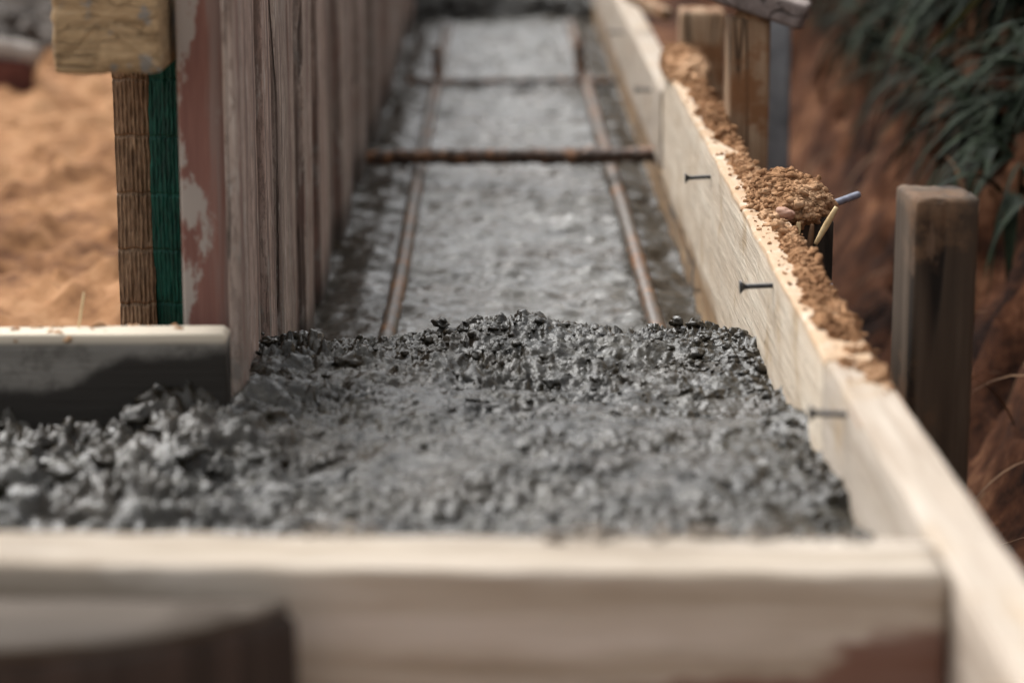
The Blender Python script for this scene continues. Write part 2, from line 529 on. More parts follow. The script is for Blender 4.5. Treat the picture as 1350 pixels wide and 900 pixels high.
def rustdark():
    k = NT('cement_caked_steel')
    v = k.coord()
    a = k.noise(v, 40, 5, 0.65)
    c = k.ramp(a, [(0.32, (0.02, 0.015, 0.012)), (0.5, (0.085, 0.05, 0.034)), (0.62, (0.28, 0.13, 0.058))])
    return k.out(c, 0.6, k.bump(k.noise(v, 200, 4), 0.6, 0.001), spec=0.4)
M['rustdark'] = rustdark()
def plain(name, a, b, rough=0.6, metal=0.0, scale=30, bump=0.3, spec=0.3):
    k = NT(name)
    v = k.coord()
    n = k.noise(v, scale, 4, 0.6)
    return k.out(k.ramp(n, [(0.35, a), (0.65, b)]), rough, k.bump(k.noise(v, scale * 5, 3), bump, 0.001), spec=spec, metal=metal)
M['blacksteel'] = plain('black_screw_steel', (0.008, 0.008, 0.009), (0.03, 0.03, 0.032), 0.35, 0.0, 120, spec=0.6)
M['bluesteel'] = plain('blue_grey_steel', (0.17, 0.185, 0.235), (0.32, 0.34, 0.41), 0.45, 0.3, 40)
M['galv'] = plain('galvanised_steel', (0.20, 0.21, 0.222), (0.34, 0.355, 0.375), 0.5, 0.3, 20)
M['pebble'] = plain('pinkish_stone', (0.26, 0.13, 0.09), (0.42, 0.25, 0.18), 0.7, 0, 60)
M['straw'] = plain('dry_straw', (0.45, 0.31, 0.15), (0.68, 0.53, 0.30), 0.7, 0, 80)
M['brick'] = plain('dull_red_brick', (0.07, 0.025, 0.02), (0.16, 0.06, 0.045), 0.9, 0, 20)
M['greyslab'] = plain('dark_grey_rubble', (0.03, 0.024, 0.02), (0.085, 0.068, 0.056), 0.9, 0, 9)
M['paleroll'] = plain('pale_sacking', (0.20, 0.175, 0.155), (0.34, 0.30, 0.265), 0.9, 0, 15)
def cloth(name, a, b, c):
    k = NT(name)
    v = k.coord(rand=False)
    n = k.noise(k.coord((1, 1, 0.12), rand=False), 420, 3, 0.6)
    n2 = k.noise(v, 35, 4, 0.6)
    col = k.ramp(k.math('ADD', k.math('MULTIPLY', n, 0.6), k.math('MULTIPLY', n2, 0.4)), [(0.35, a), (0.52, b), (0.7, c)])
    return k.out(col, 0.65, k.bump(n, 0.6, 0.001), spec=0.3)
M['browncloth'] = cloth('brown_woven_fabric', (0.09, 0.053, 0.03), (0.21, 0.128, 0.073), (0.38, 0.26, 0.16))
M['greencloth'] = cloth('dark_green_woven_fabric', (0.0006, 0.022, 0.015), (0.001, 0.052, 0.035), (0.004, 0.09, 0.062))
def leafm(name, a, b):
    k = NT(name)
    n = k.noise(k.coord(rand=False), 14, 5)
    k.p.inputs['Subsurface Weight'].default_value = 0.0
    return k.out(k.ramp(n, [(0.35, a), (0.65, b)]), 0.7, spec=0.12)
M['leaf'] = leafm('dark_green_blades', (0.006, 0.010, 0.006), (0.024, 0.036, 0.018))
M['paleleaf'] = leafm('pale_green_blade', (0.14, 0.18, 0.09), (0.22, 0.26, 0.13))
M['dry'] = leafm('dry_brown_stems', (0.06, 0.03, 0.016), (0.17, 0.095, 0.05))

# ------------------------------------------------------------------ setting: ground and bank
def nonuni(lo, hi, fine_lo, fine_hi, step, coarse):
    a = np.arange(fine_lo, fine_hi, step)
    l = -np.geomspace(step, fine_lo - lo + step, coarse)[::-1] + fine_lo + step - step
    h = np.geomspace(step, hi - fine_hi + step, coarse) + fine_hi - step
    return np.unique(np.concatenate([np.clip(l, lo, None)[:-1], a, h]))

xs = nonuni(-80, 80, -1.6, 0.5, 0.022, 24)
ys = nonuni(-30, 120, 2.4, 9.5, 0.03, 40)
def gz(X, Y):
    near = np.exp(-((X + 0.6) / 4) ** 2 - ((Y - 5) / 7) ** 2)
    z = 0.195 + 0.035 * fbm(X * 2.2, Y * 2.2, None, 3, 3) + near * (0.03 * fbm(X * 8, Y * 6, None, 4, 9) + 0.05 * np.maximum(0, fbm(X * 22, Y * 22, None, 3, 15)))
    trench = sstep(-0.36, -0.30, X) * (1 - sstep(0.40, 0.9, X)) * sstep(-0.5, 0.5, Y) * (1 - sstep(9.2, 9.8, Y))
    pit = sstep(-0.30, -0.29, X) * (1 - sstep(1.3, 1.6, X)) * sstep(-1.5, 0, Y) * (1 - sstep(11, 12.5, Y))
    z = np.where(X > -0.30, z * (1 - pit) + pit * (-0.05 + 0.02 * fbm(X * 8, Y * 8, None, 3, 4)), z)
    added_hill = sstep(10.2, 17, Y + 0.8 * fbm(X * 0.4, Y * 0.4, None, 3, 6)) * (1.25 + 0.9 * fbm(X * 0.15, Y * 0.15, None, 3, 16))  # unseen rise added beyond the trench to darken reflections in the slurry
    return z - trench * 0.02 + added_hill * (1 + 0.05 * fbm(X * 2, Y * 2, None, 3, 26))
v, f = grid(xs, ys, gz)
tag(link('ground', mesh_np('ground', v, f), M['ground']), 'sandy orange earth of the building site', 'ground', kind='structure')

bx = np.concatenate([np.linspace(0.335, 1.5, 96), np.linspace(1.55, 6, 40)])
by = np.linspace(-0.2, 12, 330)
def bz(X, Y):
    foot = 0.60 + 0.05 * fbm(Y * 0.9, Y * 0 + 3.3, None, 2, 8) + 0.03 * np.clip(Y - 3, 0, 4)
    t = np.clip((X - foot) / 0.65, 0, 4)
    z = -0.03 + 1.05 * sstep(0, 1, t) + 0.25 * np.maximum(t - 1, 0) ** 0.6
    steep = sstep(0.02, 0.25, t)
    z = z + steep * (0.16 * fbm(X * 3.1, Y * 3.1, None, 3, 21) + 0.10 * fbm(X * 9, Y * 7, None, 4, 33, ridged=True) + 0.05 * fbm(X * 24, Y * 20, None, 3, 37)) + 0.018 * fbm(X * 26, Y * 26, None, 3, 41)
    end = 1 - sstep(-0.2, 0.3, Y)
    return z * (1 - end) - 0.1 * end
v, f = grid(bx, by, bz)
tag(link('earth_bank', mesh_np('earth_bank', v, f), M['bank']), 'dark red earth bank rising behind the stakes', 'earth bank', kind='structure')

# ------------------------------------------------------------------ wet concrete
FX = -0.263      # inner face of the plank wall
BX = 0.279       # inner face of the right hand boards
def crest(X):
    return 2.66 + 0.035 * np.sin(X * 9 + 0.5) + 0.05 * fbm(X * 9, X * 0 + 1.2, None, 3, 5)

def heap_base(X, Y):
    z = np.interp(Y, [1.4, 1.85, 2.25, 2.5, 2.64, 2.8], [0.425, 0.412, 0.388, 0.376, 0.370, 0.366])
    z = z + 0.02 * sstep(0.05, 0.0, BX - X) * fbm(Y * 16, Y * 0 + 4, None, 3, 57) + 0.012 * fbm(X * 7, Y * 7, None, 2, 58)
    z = z + 0.012 * np.exp(-((X - 0.03) / 0.07) ** 2) * sstep(2.45, 2.62, Y)
    z = z - 0.018 * np.exp(-((X - 0.05) / 0.07) ** 2 - ((Y - 2.40) / 0.06) ** 2)
    z = z + 0.03 * np.exp(-((X + 0.30) / 0.06) ** 2 - ((Y - 2.2) / 0.10) ** 2)
    c = crest(X)
    return z - 0.012 * sstep(0.07, 0.0, BX - X) * sstep(2.4, 2.6, Y) - 0.15 * sstep(c - 0.02, c + 0.26, Y)

def heap_z(X, Y):
    near_crest = sstep(2.3, 2.6, Y)
    left = sstep(-0.12, -0.3, X)
    lump = 0.7 + 0.5 * near_crest + 0.75 * left
    wx = X + 0.006 * fbm(X * 45, Y * 45, None, 2, 41)
    wy = Y + 0.006 * fbm(X * 45 + 9, Y * 45, None, 2, 43)
    a = fbm(wx * 30, wy * 30, None, 3, 51)
    b = fbm(wx * 75, wy * 75, None, 3, 61, ridged=True)
    c = fbm(wx * 170, wy * 170, None, 3, 71, ridged=True)
    rough = 0.22 + 0.2 * near_crest + 0.6 * sstep(-0.2, 0.3, fbm(X * 12, Y * 12, None, 3, 77))
    big = fbm(wx * 17 + 3, wy * 19, None, 3, 47)
    lf = sstep(-0.05, -0.24, X) * (1 - sstep(2.25, 2.4, Y))
    edge = sstep(0.0, 0.02, X - FX + 0.004) if np.all(Y > 2.26) else 1.0
    return heap_base(X, Y) + 0.005 + 0.006 * lf + 0.004 * big * (1 - lf) + lf * (0.024 * big - 0.010 + (-0.012) * fbm(wx * 40, wy * 40, None, 3, 49, ridged=True)) + lump * (0.010 * a + rough * (-0.0125 * b - 0.0062 * c))

mb = MB()
XR = np.arange(FX - 0.03, BX + 0.012, 0.0026)
YR = np.arange(1.50, 3.02, 0.0032)
v, f = grid(XR, YR, heap_z)
n = 0.0045
w = np.stack([fbm(v[:, 0] * 70, v[:, 1] * 70, v[:, 2] * 70, 3, 81 + i) for i in range(2)], 1)
v[:, :2] += n * w
v[:, 2] = np.where((v[:, 0] < FX + 0.012) & (v[:, 1] > 2.25), np.minimum(v[:, 2], heap_base(v[:, 0], v[:, 1]) + 0.004), v[:, 2])
mb.add(v, f)
v, f = grid(np.arange(-1.2, FX - 0.027, 0.004), np.arange(1.50, 2.225, 0.004), heap_z)
w = np.stack([fbm(v[:, 0] * 70, v[:, 1] * 70, v[:, 2] * 70, 3, 81 + i) for i in range(2)], 1)
v[:, :2] += n * w
mb.add(v, f)
def scatter(n, x0, x1, y0, y1, r0, r1, level, seed, dens=None, sink=0.25, pw=2.2):
    g = np.random.default_rng(seed)
    x, y = g.uniform(x0, x1, n), g.uniform(y0, y1, n)
    keep = np.ones(n, bool) if dens is None else g.uniform(0, 1, n) < dens(x, y)
    x, y = x[keep], y[keep]
    r = r0 + (r1 - r0) * g.uniform(0, 1, len(x)) ** pw
    z = heap_z(x, y) + r * (0.5 - sink - g.uniform(0, 0.5, len(x)))
    V, F = blobs(np.stack([x, y, z], 1), r, level, seed)
    mb.add(V, F)
cl = lambda x, y: 0.15 + 0.85 * sstep(2.3, 2.62, y) * (1 - sstep(crest(x) + 0.02, crest(x) + 0.16, y))
patch = lambda x, y: sstep(-0.25, 0.3, fbm(x * 11, y * 11, None, 3, 91))
scatter(4600, FX, BX, 2.05, 2.85, 0.0018, 0.005, 2, 101, lambda x, y: cl(x, y) * (0.2 + 0.8 * patch(x, y)), sink=0.4)
scatter(240, FX, BX, 1.75, 2.82, 0.005, 0.011, 3, 102, lambda x, y: (0.25 + 0.75 * cl(x, y)) * patch(x, y), sink=0.45)
scatter(16, FX, BX, 2.40, 2.74, 0.012, 0.019, 3, 103, lambda x, y: patch(x, y), sink=0.6)
scatter(420, -1.1, FX + 0.12, 1.7, 2.21, 0.004, 0.018, 3, 104, lambda x, y: 0.25 + 0.75 * patch(x, y), sink=0.5)
scatter(26, FX + 0.005, FX + 0.06, 2.50, 2.72, 0.005, 0.014, 3, 105, None, sink=0.1)
scatter(260, BX - 0.03, BX - 0.002, 1.75, 2.7, 0.002, 0.007, 2, 107, None, sink=0.3)
scatter(40, BX - 0.09, BX - 0.006, 2.45, 2.72, 0.005, 0.009, 3, 106, None, sink=0.2)
tag(link('wet_concrete', mb.mesh('wet_concrete'), M['heap']), 'heap of lumpy dark wet concrete filling the near end of the formwork', 'wet concrete', kind='stuff')

def slurry_z(X, Y):
    edge = sstep(0.2, 0.27, np.abs(X - 0.008))
    return (0.243 + 0.006 * fbm(X * 9, Y * 7, None, 3, 201) + 0.011 * fbm(X * 15, Y * 32, None, 3, 211)
            + 0.0036 * fbm(X * 50, Y * 85, None, 2, 221) - 0.012 * edge)
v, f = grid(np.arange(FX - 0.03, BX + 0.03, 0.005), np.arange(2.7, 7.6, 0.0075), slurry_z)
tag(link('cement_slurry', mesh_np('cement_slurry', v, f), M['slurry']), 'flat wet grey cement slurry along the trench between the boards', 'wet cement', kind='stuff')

mb = MB()
def far_z(X, Y):
    return 0.21 + (0.10 + 0.05 * fbm(X * 5, Y * 5, None, 2, 231)) * sstep(7.25, 7.45, Y + 0.1 * fbm(X * 6, X * 0, None, 2, 241)) + 0.03 * fbm(X * 16, Y * 16, None, 3, 251)
v, f = grid(np.arange(FX - 0.03, BX + 0.03, 0.008), np.arange(7.15, 8.9, 0.012), far_z)
mb.add(v, f)
g = np.random.default_rng(5)
x, y = g.uniform(FX, BX, 240), g.uniform(7.25, 8.2, 240)
V, F = blobs(np.stack([x, y, far_z(x, y)], 1), g.uniform(0.012, 0.04, 240), 2, 260)
mb.add(V, F)
M['farheap'] = concretemat('dark_old_concrete', (0.025, 0.023, 0.02), (0.06, 0.057, 0.052), (0.12, 0.117, 0.11), (0.5, 0.8), scale=30, bump=0.8)
tag(link('concrete_rubble', mb.mesh('far_concrete'), M['farheap']), 'dark rough concrete closing the far end of the trench', 'concrete rubble', kind='stuff')

# ------------------------------------------------------------------ plank wall on the left
wall = empty('plank_wall', (FX, 2.30, 0.05))
tag(wall, 'tall wall of upright weathered pinkish planks lining the trench', 'plank wall')
W0 = Vector((FX, 2.30, 0.05))
edges = [2.37, 2.54, 2.66, 2.76, 2.80, 2.99, 3.12, 3.26, 3.44, 3.62, 3.87, 4.12, 4.45, 4.68, 4.9, 5.2, 5.5, 5.8, 6.1, 6.5, 6.9, 7.3, 7.7, 8.1, 8.5, 9.0]
proud = [0.002, -0.004, 0.003, -0.022, 0.004, -0.003, 0.005, -0.007, 0.003, -0.005, 0.006, -0.004, 0.004, -0.006, 0.005, -0.004, 0.006, -0.005, 0.004, -0.006, 0.005, -0.005, 0.004, -0.003, 0.0]
for i in range(len(edges) - 1):
    gp = 0.0055 if i % 3 else 0.0015
    y0, y1 = edges[i] + gp, edges[i + 1] - 0.002
    h = 0.775 + random.uniform(-0.012, 0.012)
    pr = rrect(0.028, y1 - y0, 0.002, 3, 10)
    v, f = sweep(pr, h, 160, 'Z', 0.0009, 46, 0.4, 300 + i, 0.0015, endrough=0.006)
    mat_ = M['plank_dark'] if i in (3, 7, 9, 14) else M['plank']
    o = link('plank', mesh_np('plank', v, f), mat_, wall, (proud[i] * 1.35 - 0.014 , (y0 + y1) / 2 - W0.y, random.uniform(-0.01, 0.01)), (0, R(random.uniform(-0.25, 0.25)), 0))
# the near end: a red stained post and a grey plank over its trench side
v, f = sweep(rrect(0.046, 0.05, 0.003, 3, 6), 0.78, 50, 'Z', 0.0015, 22, 0.08, 351, 0.003)
o = link('end_post', mesh_np('end_post', v, f), M['red'], wall, (-0.025, 0.050, 0.0))
o['label'] = 'red stained end post with pale plaster smears'
v, f = sweep(rrect(0.012, 0.062, 0.003, 3, 6), 0.77, 50, 'Z', 0.0012, 22, 0.08, 352, 0.003)
link('plank', mesh_np('plank', v, f), M['plank'], wall, (0.005, 0.034, 0.0))
v, f = sweep(rrect(0.008, 6.6, 0.002, 2, 30), 0.70, 6, 'Z', 0.0005, 20, 0.1, 355, 0.002)
link('gap_light_blocker', mesh_np('gap_light_blocker', v, f), M['stake_dark'], wall, (-0.0365, 3.36, 0.0))  # dark panel added behind the planks so no light shows through gaps
for i, y in enumerate((3.1, 4.3, 5.6, 7.0, 8.4)):
    v, f = sweep(rrect(0.05, 0.05, 0.004), 0.74, 20, 'Z', 0.001, 20, 0.1, 360 + i)
    link('post', mesh_np('post', v, f), M['plank_dark'], wall, (-0.068, y - W0.y, 0.0))
v, f = sweep(rrect(0.02, 0.09, 0.004), 6.0, 40, 'Y', 0.001, 20, 0.1, 370)
link('rail', mesh_np('rail', v, f), M['plank_dark'], wall, (-0.052, 0.60, 0.42))

# ------------------------------------------------------------------ right hand boards with their screws
def screw_mesh(L=0.032, r=0.0025):
    """a countersunk wood screw lying along -X, head outermost"""
    m = MB()
    xs_ = np.linspace(0, -L + 0.006, 40)
    rr = [r * (1 + 0.28 * math.sin(i * 1.9)) for i in range(40)]
    v, f = tube(np.stack([xs_, xs_ * 0, xs_ * 0], 1), rr, 10)
    m.add(v, f)
    shank = m.mesh('screw'); m = MB()
    pth = np.array([[-L + 0.0065, 0, 0], [-L + 0.003, 0, 0], [-L + 0.0012, 0, 0], [-L, 0, 0]])
    v, f = tube(pth, [r * 1.0, r * 1.7, r * 2.6, r * 2.5], 14)
    m.add(v, f)
    return shank, m.mesh('screw_head')
SCREW = screw_mesh()
SCREW_L = screw_mesh(0.036, 0.0027)

def side_board(y0, y1, top, height, thick, label, seed, screws=(), dx=0.0, mat_=None, name='formwork_board', cat='formwork board', bow=0.0):
    base = Vector((BX + dx + thick / 2, y0, top))
    root = empty(name, base)
    tag(root, label, cat, group='boards along the right side of the trench')
    v, f = sweep(rrect(thick, height, 0.003, 3, 10), y1 - y0, max(40, int((y1 - y0) * 60)), 'Y', 0.0022, 40, 0.3, seed, 0.001)
    link('board', mesh_np('board', v, f), mat_ or M['cream'], root, (0, 0, -height / 2))
    for (p, me, rz) in screws:
        q = p - base
        sc_ = link('screw', me[0], M['blacksteel'], root, (-thick / 2 + 0.002, q.y, q.z), (0, R(rz), R(random.uniform(-6, 6))))
        link('screw_head', me[1], M['blacksteel'], sc_)
    return root

def onface(px, py, X):
    d = ray(px, py)
    return Vector((0, 0, CAM_Z)) + d * (X / d.x)
near = side_board(0.55, 2.011, 0.499, 0.20, 0.0445, 'clean cream board nearest the camera, meeting the front board at a corner', 401,
                  [(onface(1112, 546, BX), SCREW, 2)], dx=0.002)
mid = side_board(2.012, 4.10, 0.499, 0.20, 0.045, 'cream board with crumbly soil along its top and black screws in its face', 402,
                 [(onface(937, 233, BX), SCREW_L, -3), (onface(1019, 376, BX), SCREW_L, -2), (onface(862, 119, BX), SCREW_L, 0)], mat_=M['dusty'])
far = side_board(4.108, 7.9, 0.452, 0.135, 0.045, 'far pale board standing lower than the soil covered one', 403, [(onface(826, 43, BX), SCREW_L, 0)], dx=-0.004)
low = side_board(1.6, 7.9, 0.296, 0.16, 0.04, 'stained lower plank under the cream boards, splashed with concrete', 404, (), dx=0.006, mat_=M['lower'], name='lower_plank', cat='plank')
near.rotation_euler = (0, 0, R(0.9))
near.location.x += math.tan(R(0.9)) * 1.461 - 0.002

# ------------------------------------------------------------------ front and left boards
root = empty('front_board', (-2.0, 1.60, 0.5), (0, 0, R(-2.2)))
tag(root, 'wide pale board closing the near end of the trench, reddish stain at right', 'formwork board')
v, f = sweep(rrect(0.072, 0.24, 0.006, 4, 8), 2.288, 220, 'X', 0.002, 50, 0.5, 411, 0.004)
link('board', mesh_np('front_board', v, f), M['front'], root, (0, -0.025, -0.12))
# left board
v, f = sweep(rrect(0.040, 0.22, 0.003, 4, 10), 1.716, 90, 'X', 0.003, 22, 0.15, 421, 0.004, endrough=0.003)
v[:, 2] -= 0.11
o = link('splashed_board', mesh_np('left_board', v, f), M['left'], None, (-1.975, 2.243, 0.466), (0, R(-0.25), 0))
tag(o, 'grey board splashed with dark wet concrete, butting against the plank wall', 'formwork board')
# crumbs of soil on its top
g = np.random.default_rng(61)
nn = 520
x = g.uniform(-0.85, -0.285, nn); y = 2.262 - 0.034 * g.uniform(0, 1, nn) ** 1.8
r = 0.0015 + 0.0065 * g.uniform(0, 1, nn) ** 3
V, F = blobs(np.stack([x, y, 0.4665 + r * 0.3], 1), r, 2, 62)
tag(link('soil_crumbs', mesh_np('soil_crumbs', V, F), M['soil']), 'orange soil crumbs scattered on the top of the splashed grey board', 'soil', kind='stuff')

g = np.random.default_rng(66)
nn = 260
lx = 2.288 * g.uniform(0.66, 0.985, nn)
k_ = fbm(lx * 9, lx * 0, None, 3, 67) > -0.1
lx = lx[k_]
r = 0.0015 + 0.006 * g.uniform(0, 1, len(lx)) ** 3
ly = 0.011 - 0.016 * g.uniform(0, 1, len(lx)) ** 2.5
V, F = blobs(np.stack([lx, ly, r * 0.2], 1), r, 2, 68, rough=0.6)
M['crust'] = soilmat('dried_cement_crumbs', (0.14, 0.115, 0.09), (0.30, 0.255, 0.21), (0.45, 0.40, 0.34), 60)
tag(link('cement_crumbs', mesh_np('cement_crumbs', V, F), M['crust'], None, (-2.0, 1.60, 0.5), (0, 0, R(-2.2))), 'dried crumbs of cement along the back edge of the front board', 'cement crumbs', kind='stuff')

# ------------------------------------------------------------------ half log in the near left corner
root = empty('half_log_stake', (-0.296, 1.44, 0.0))
tag(root, 'dark half round log stake with grey sawn top at the near left corner', 'log stake')
a = np.linspace(0, math.pi, 40)
arc = np.stack([-0.168 * np.cos(a), -0.092 * np.sin(a) ** 1.7], 1)
back = np.stack([np.linspace(0.168, -0.168, 14)[1:-1], np.zeros(12)], 1)
prof = np.concatenate([arc, back])
# sweep wants its profile centred for the cap rings
cen = np.array([0, -0.04])
v, f = sweep((prof - cen) * np.array([1, -1]), 0.486, 40, 'Z', 0.003, 16, 0.25, 431, 0.006)
v[:, 1] += cen[1]
link('trunk', mesh_np('trunk', v, f), M['log'], root, (0, 0, -0.003))
pt = (prof - cen) * 0.975
v, f = sweep(pt * np.array([1, -1]), 0.008, 3, 'Z', 0.0015, 20, 0.5, 432, 0.002)
v[:, 1] += cen[1]
link('sawn_top', mesh_np('sawn_top', v, f), M['logtop'], root, (0, 0, 0.481))
root.rotation_euler = (0, 0, R(-2.2))

# ------------------------------------------------------------------ timber beam and woven cloth beside the wall
v, f = sweep(rrect(0.101, 0.105, 0.004, 4, 14), 1.1, 40, 'Y', 0.0022, 110, 0.1, 441, 0.004, endrough=0.007)
p = atY(143, 97, 2.27)
o = link('timber_beam', mesh_np('timber_beam', v, f), M['endgrain'], None, (p.x - 0.001, 2.27, p.z + 0.052))
tag(o, 'rough sawn end of a pale beam above the brown and green cloth', 'timber beam')
beam_z = p.z
YC = 2.60
pl, pm, pr_, pb = atY(147, 100, YC), atY(196, 100, YC), atY(247, 100, YC), atY(160, 430, YC)
zt = beam_z
root = empty('woven_cloth', (pm.x, YC, 0.19))
tag(root, 'strip of woven cloth, half brown half green, hanging under the pale beam', 'cloth')
def band(x0, x1, seed, m_, name, jag0, jag1):
    nu, nv = max(24, int(abs(x1 - x0) / 0.0007)), 420
    U, Vv = np.meshgrid(np.linspace(0, 1, nu), np.linspace(0.0, 1, nv))
    Z = 0.19 + Vv * (zt - 0.19)
    el = x0 + jag0 * fbm(Z * 60, Z * 0 + seed, None, 3, seed)
    er = x1 + jag1 * fbm(Z * 60, Z * 0 + seed + 4, None, 3, seed + 2)
    X = el + (er - el) * U
    ribs = np.sin((X + 0.0006 * fbm(X * 120, Z * 45, None, 2, seed + 7)) * 2 * math.pi / 0.0046)
    seams = 0
    for zs in (0.667, 0.605, 0.542, 0.48, 0.42, 0.36, 0.30, 0.24):
        seams = seams + np.exp(-((Z - zs - 0.0015 * fbm(X * 90, X * 0, None, 2, seed + 9)) / 0.0016) ** 2)
    slub = fbm(X * 210, Z * 60, None, 4, seed + 11)
    Yd = -(0.0005 if seed < 455 else 0.0003) * ribs * (1 - np.clip(seams, 0, 1)) + (0.0024 if seed < 455 else 0.0016) * seams - 0.0015 * slub + 0.004 * np.sin(Z * 16 + seed) - 0.004 * np.sin(np.pi * U)
    V = np.stack([(X - pm.x).ravel(), Yd.ravel(), (Z - 0.19).ravel()], 1)
    i = np.arange(nu * nv).reshape(nv, nu)
    F = np.stack([i[:-1, :-1], i[:-1, 1:], i[1:, 1:], i[1:, :-1]], -1).reshape(-1, 4)
    # a second layer 4 mm behind closes it into a thick band
    B = V.copy(); B[:, 1] = 0.006
    n0 = len(V)
    rim = np.concatenate([i[0, :], i[1:, -1], i[-1, -2::-1], i[-2:0:-1, 0]])
    r2 = np.roll(rim, -1)
    side = np.stack([rim, rim + n0, r2 + n0, r2], 1)
    link(name, mesh_np(name, np.concatenate([V, B]), [F, F[:, ::-1] + n0, side]), m_, root)
band(pl.x, pm.x, 451, M['browncloth'], 'brown_band', 0.0006, 0.0012)
band(pm.x - 0.0012, pr_.x + 0.012, 461, M['greencloth'], 'green_band', 0.0014, 0.0006)

# ------------------------------------------------------------------ reinforcing bars
def ribbed(p0, p1, r, seed, wob=0.003, step=0.006):
    p0, p1 = np.array(p0, float), np.array(p1, float)
    L = np.linalg.norm(p1 - p0)
    n = int(L / step)
    t = np.linspace(0, 1, n)
    P = p0 + (p1 - p0) * t[:, None]
    P[:, 0] += wob * fbm(t * 5, t * 0 + seed, None, 2, seed)
    P[:, 2] += wob * 0.6 * fbm(t * 4, t * 0 + seed + 9, None, 2, seed + 3)
    rr = r * (1 + 0.22 * (np.arange(n) % 3 == 0) + 0.10 * fbm(t * L * 30, t * 0, None, 3, seed + 5))
    return P, rr
ZB = 0.258
def rebar(p0, p1, r, label, m_, seed, group=None, rough=0.12):
    P, rr = ribbed(p0, p1, r, seed)
    c = P[0].copy()
    v, f = tube(P - c, rr, 12, rough, seed)
    o = link('rebar', mesh_np('rebar', v, f), m_, None, tuple(c))
    return tag(o, label, 'rebar', group=group)
rebar((0.209, 2.72, 0.265), (0.2075, 7.1, ZB - 0.007), 0.0102, 'long rusty rebar in the slurry along the cream boards', M['rust'], 501, 'long rebars in the slurry')
rebar((-0.150, 2.74, 0.254), (-0.152, 7.1, ZB - 0.016), 0.0102, 'long cement coated rebar in the slurry beside the plank wall', M['rust'], 502, 'long rebars in the slurry')
pa, pb_ = atZ(488, 209, 0.275), onface(864, 204, BX)
cb = rebar(tuple(pa), (BX + 0.004, pb_.y, pb_.z), 0.0135, 'thick rusty cross bar spanning the trench over both long rebars', M['rustdark'], 503, 'cross bars over the trench', 0.35)
# cement drips hanging under it
pa2, pb2 = atZ(540, 108, 0.252), atZ(812, 107, 0.262)
rebar(tuple(pa2), tuple(pb2), 0.0075, 'thin dark cross bar half sunk in the slurry at the far upright stubs', M['rustdark'], 504, 'cross bars over the trench', 0.3)
for (px, top, lab) in ((576, 60, 'short dark upright bar at the far cross bar beside the plank wall'), (764, 50, 'short rusty upright bar at the far cross bar beside the boards')):
    b = atZ(px, 116, 0.235)
    P = [(b.x, b.y, 0.235), (b.x + 0.001, b.y, 0.28), (b.x, b.y + 0.002, 0.32), (b.x - 0.001, b.y + 0.003, atY(px, top, b.y).z)]
    v, f = tube(np.array(P) - np.array(P[0]), 0.0115, 10, 0.15, 7)
    tag(link('rebar_stub', mesh_np('rebar_stub', v, f), M['rustdark'], None, P[0]), lab, 'rebar', group='upright bars in the slurry')

# ------------------------------------------------------------------ stakes and posts behind the right hand boards
def stake(x0, y0, wx, wy, ztop, m_, label, seed, zb=-0.12, rot=0, lean=(0, 0), slope=0.0, r=0.004):
    L = ztop - zb
    v, f = sweep(rrect(wx, wy, r, 3, 8), L, 50, 'Z', 0.0016, 22, 0.12, seed, 0.004, endrough=0.003)
    v[:, 2] += np.where(v[:, 2] > L * 0.9, slope * v[:, 0], 0)
    o = link('wooden_stake', mesh_np('wooden_stake', v, f), m_, None, (x0, y0, zb), (R(lean[0]), R(lean[1]), R(rot)))
    return tag(o, label, 'stake', group='stakes holding the boards')
p = atY(1182, 250, 2.32)
stake(p.x + 0.041, 2.325, 0.064, 0.085, atY(1240, 262, 2.285).z, M['stake_mossy'], 'thick dark mossy stake standing alone at the right, flat top', 601, rot=4, r=0.006)
p = atY(1010, 25, 3.44)
stake(0.326 + 0.030, 3.47, 0.058, 0.06, atY(985, 24, 3.44).z, M['stake'], 'brown split stake with soil on its top, in front of the metal post', 602, rot=3)
stake(0.326 + 0.041, 4.40, 0.080, 0.10, atY(920, 16, 4.35).z, M['stake'], 'pale sawn stake under the grey plank, farthest of the stakes', 603, rot=-2)
stake(0.355, 2.735, 0.052, 0.052, 0.492, M['stake_dark'], 'dark stake buried under the soil mound beside the board', 604)
# metal post
p0 = atY(1030, 30, 4.6)
o = link('metal_post', None, None) if False else None
m = MB()
v, f = sweep(rrect(0.05, 0.035, 0.008, 4, 4), 0.95, 20, 'Z', 0.0004, 10, 0.1, 611)
o = link('metal_post', mesh_np('metal_post', v, f), M['galv'], None, (p0.x, 4.6, -0.15), (0, R(-0.6), 0))
tag(o, 'blue grey metal post behind the brown stakes', 'metal post')
# grey plank lying over the stake tops
pA, pB = atY(1062, 21, 3.46), atY(880, -42, 3.50)
d = pB - pA
v, f = sweep(rrect(0.10, 0.036, 0.006, 3, 8), d.length, 40, 'Y', 0.003, 30, 0.1, 621, 0.004, endrough=0.006)
V = v.copy()
q = d.to_track_quat('Y', 'Z')
o = link('grey_plank', mesh_np('grey_plank', V, f), M['greyplank'], None, tuple(pA))
o.rotation_mode = 'QUATERNION'
o.rotation_quaternion = q
tag(o, 'weathered grey plank end lying across the stake tops', 'plank')

pA, pB = atY(828, -6, 5.1), atY(880, 20, 4.9)
d = pB - pA
v, f = sweep(rrect(0.022, 0.022, 0.003), d.length, 20, 'Y', 0.001, 30, 0.1, 631)
o = link('batten', mesh_np('batten', v, f), M['stake'], None, tuple(pA))
o.rotation_mode = 'QUATERNION'
o.rotation_quaternion = d.to_track_quat('Y', 'Z')
tag(o, 'thin pale batten slanting across the top of the far low board', 'batten')

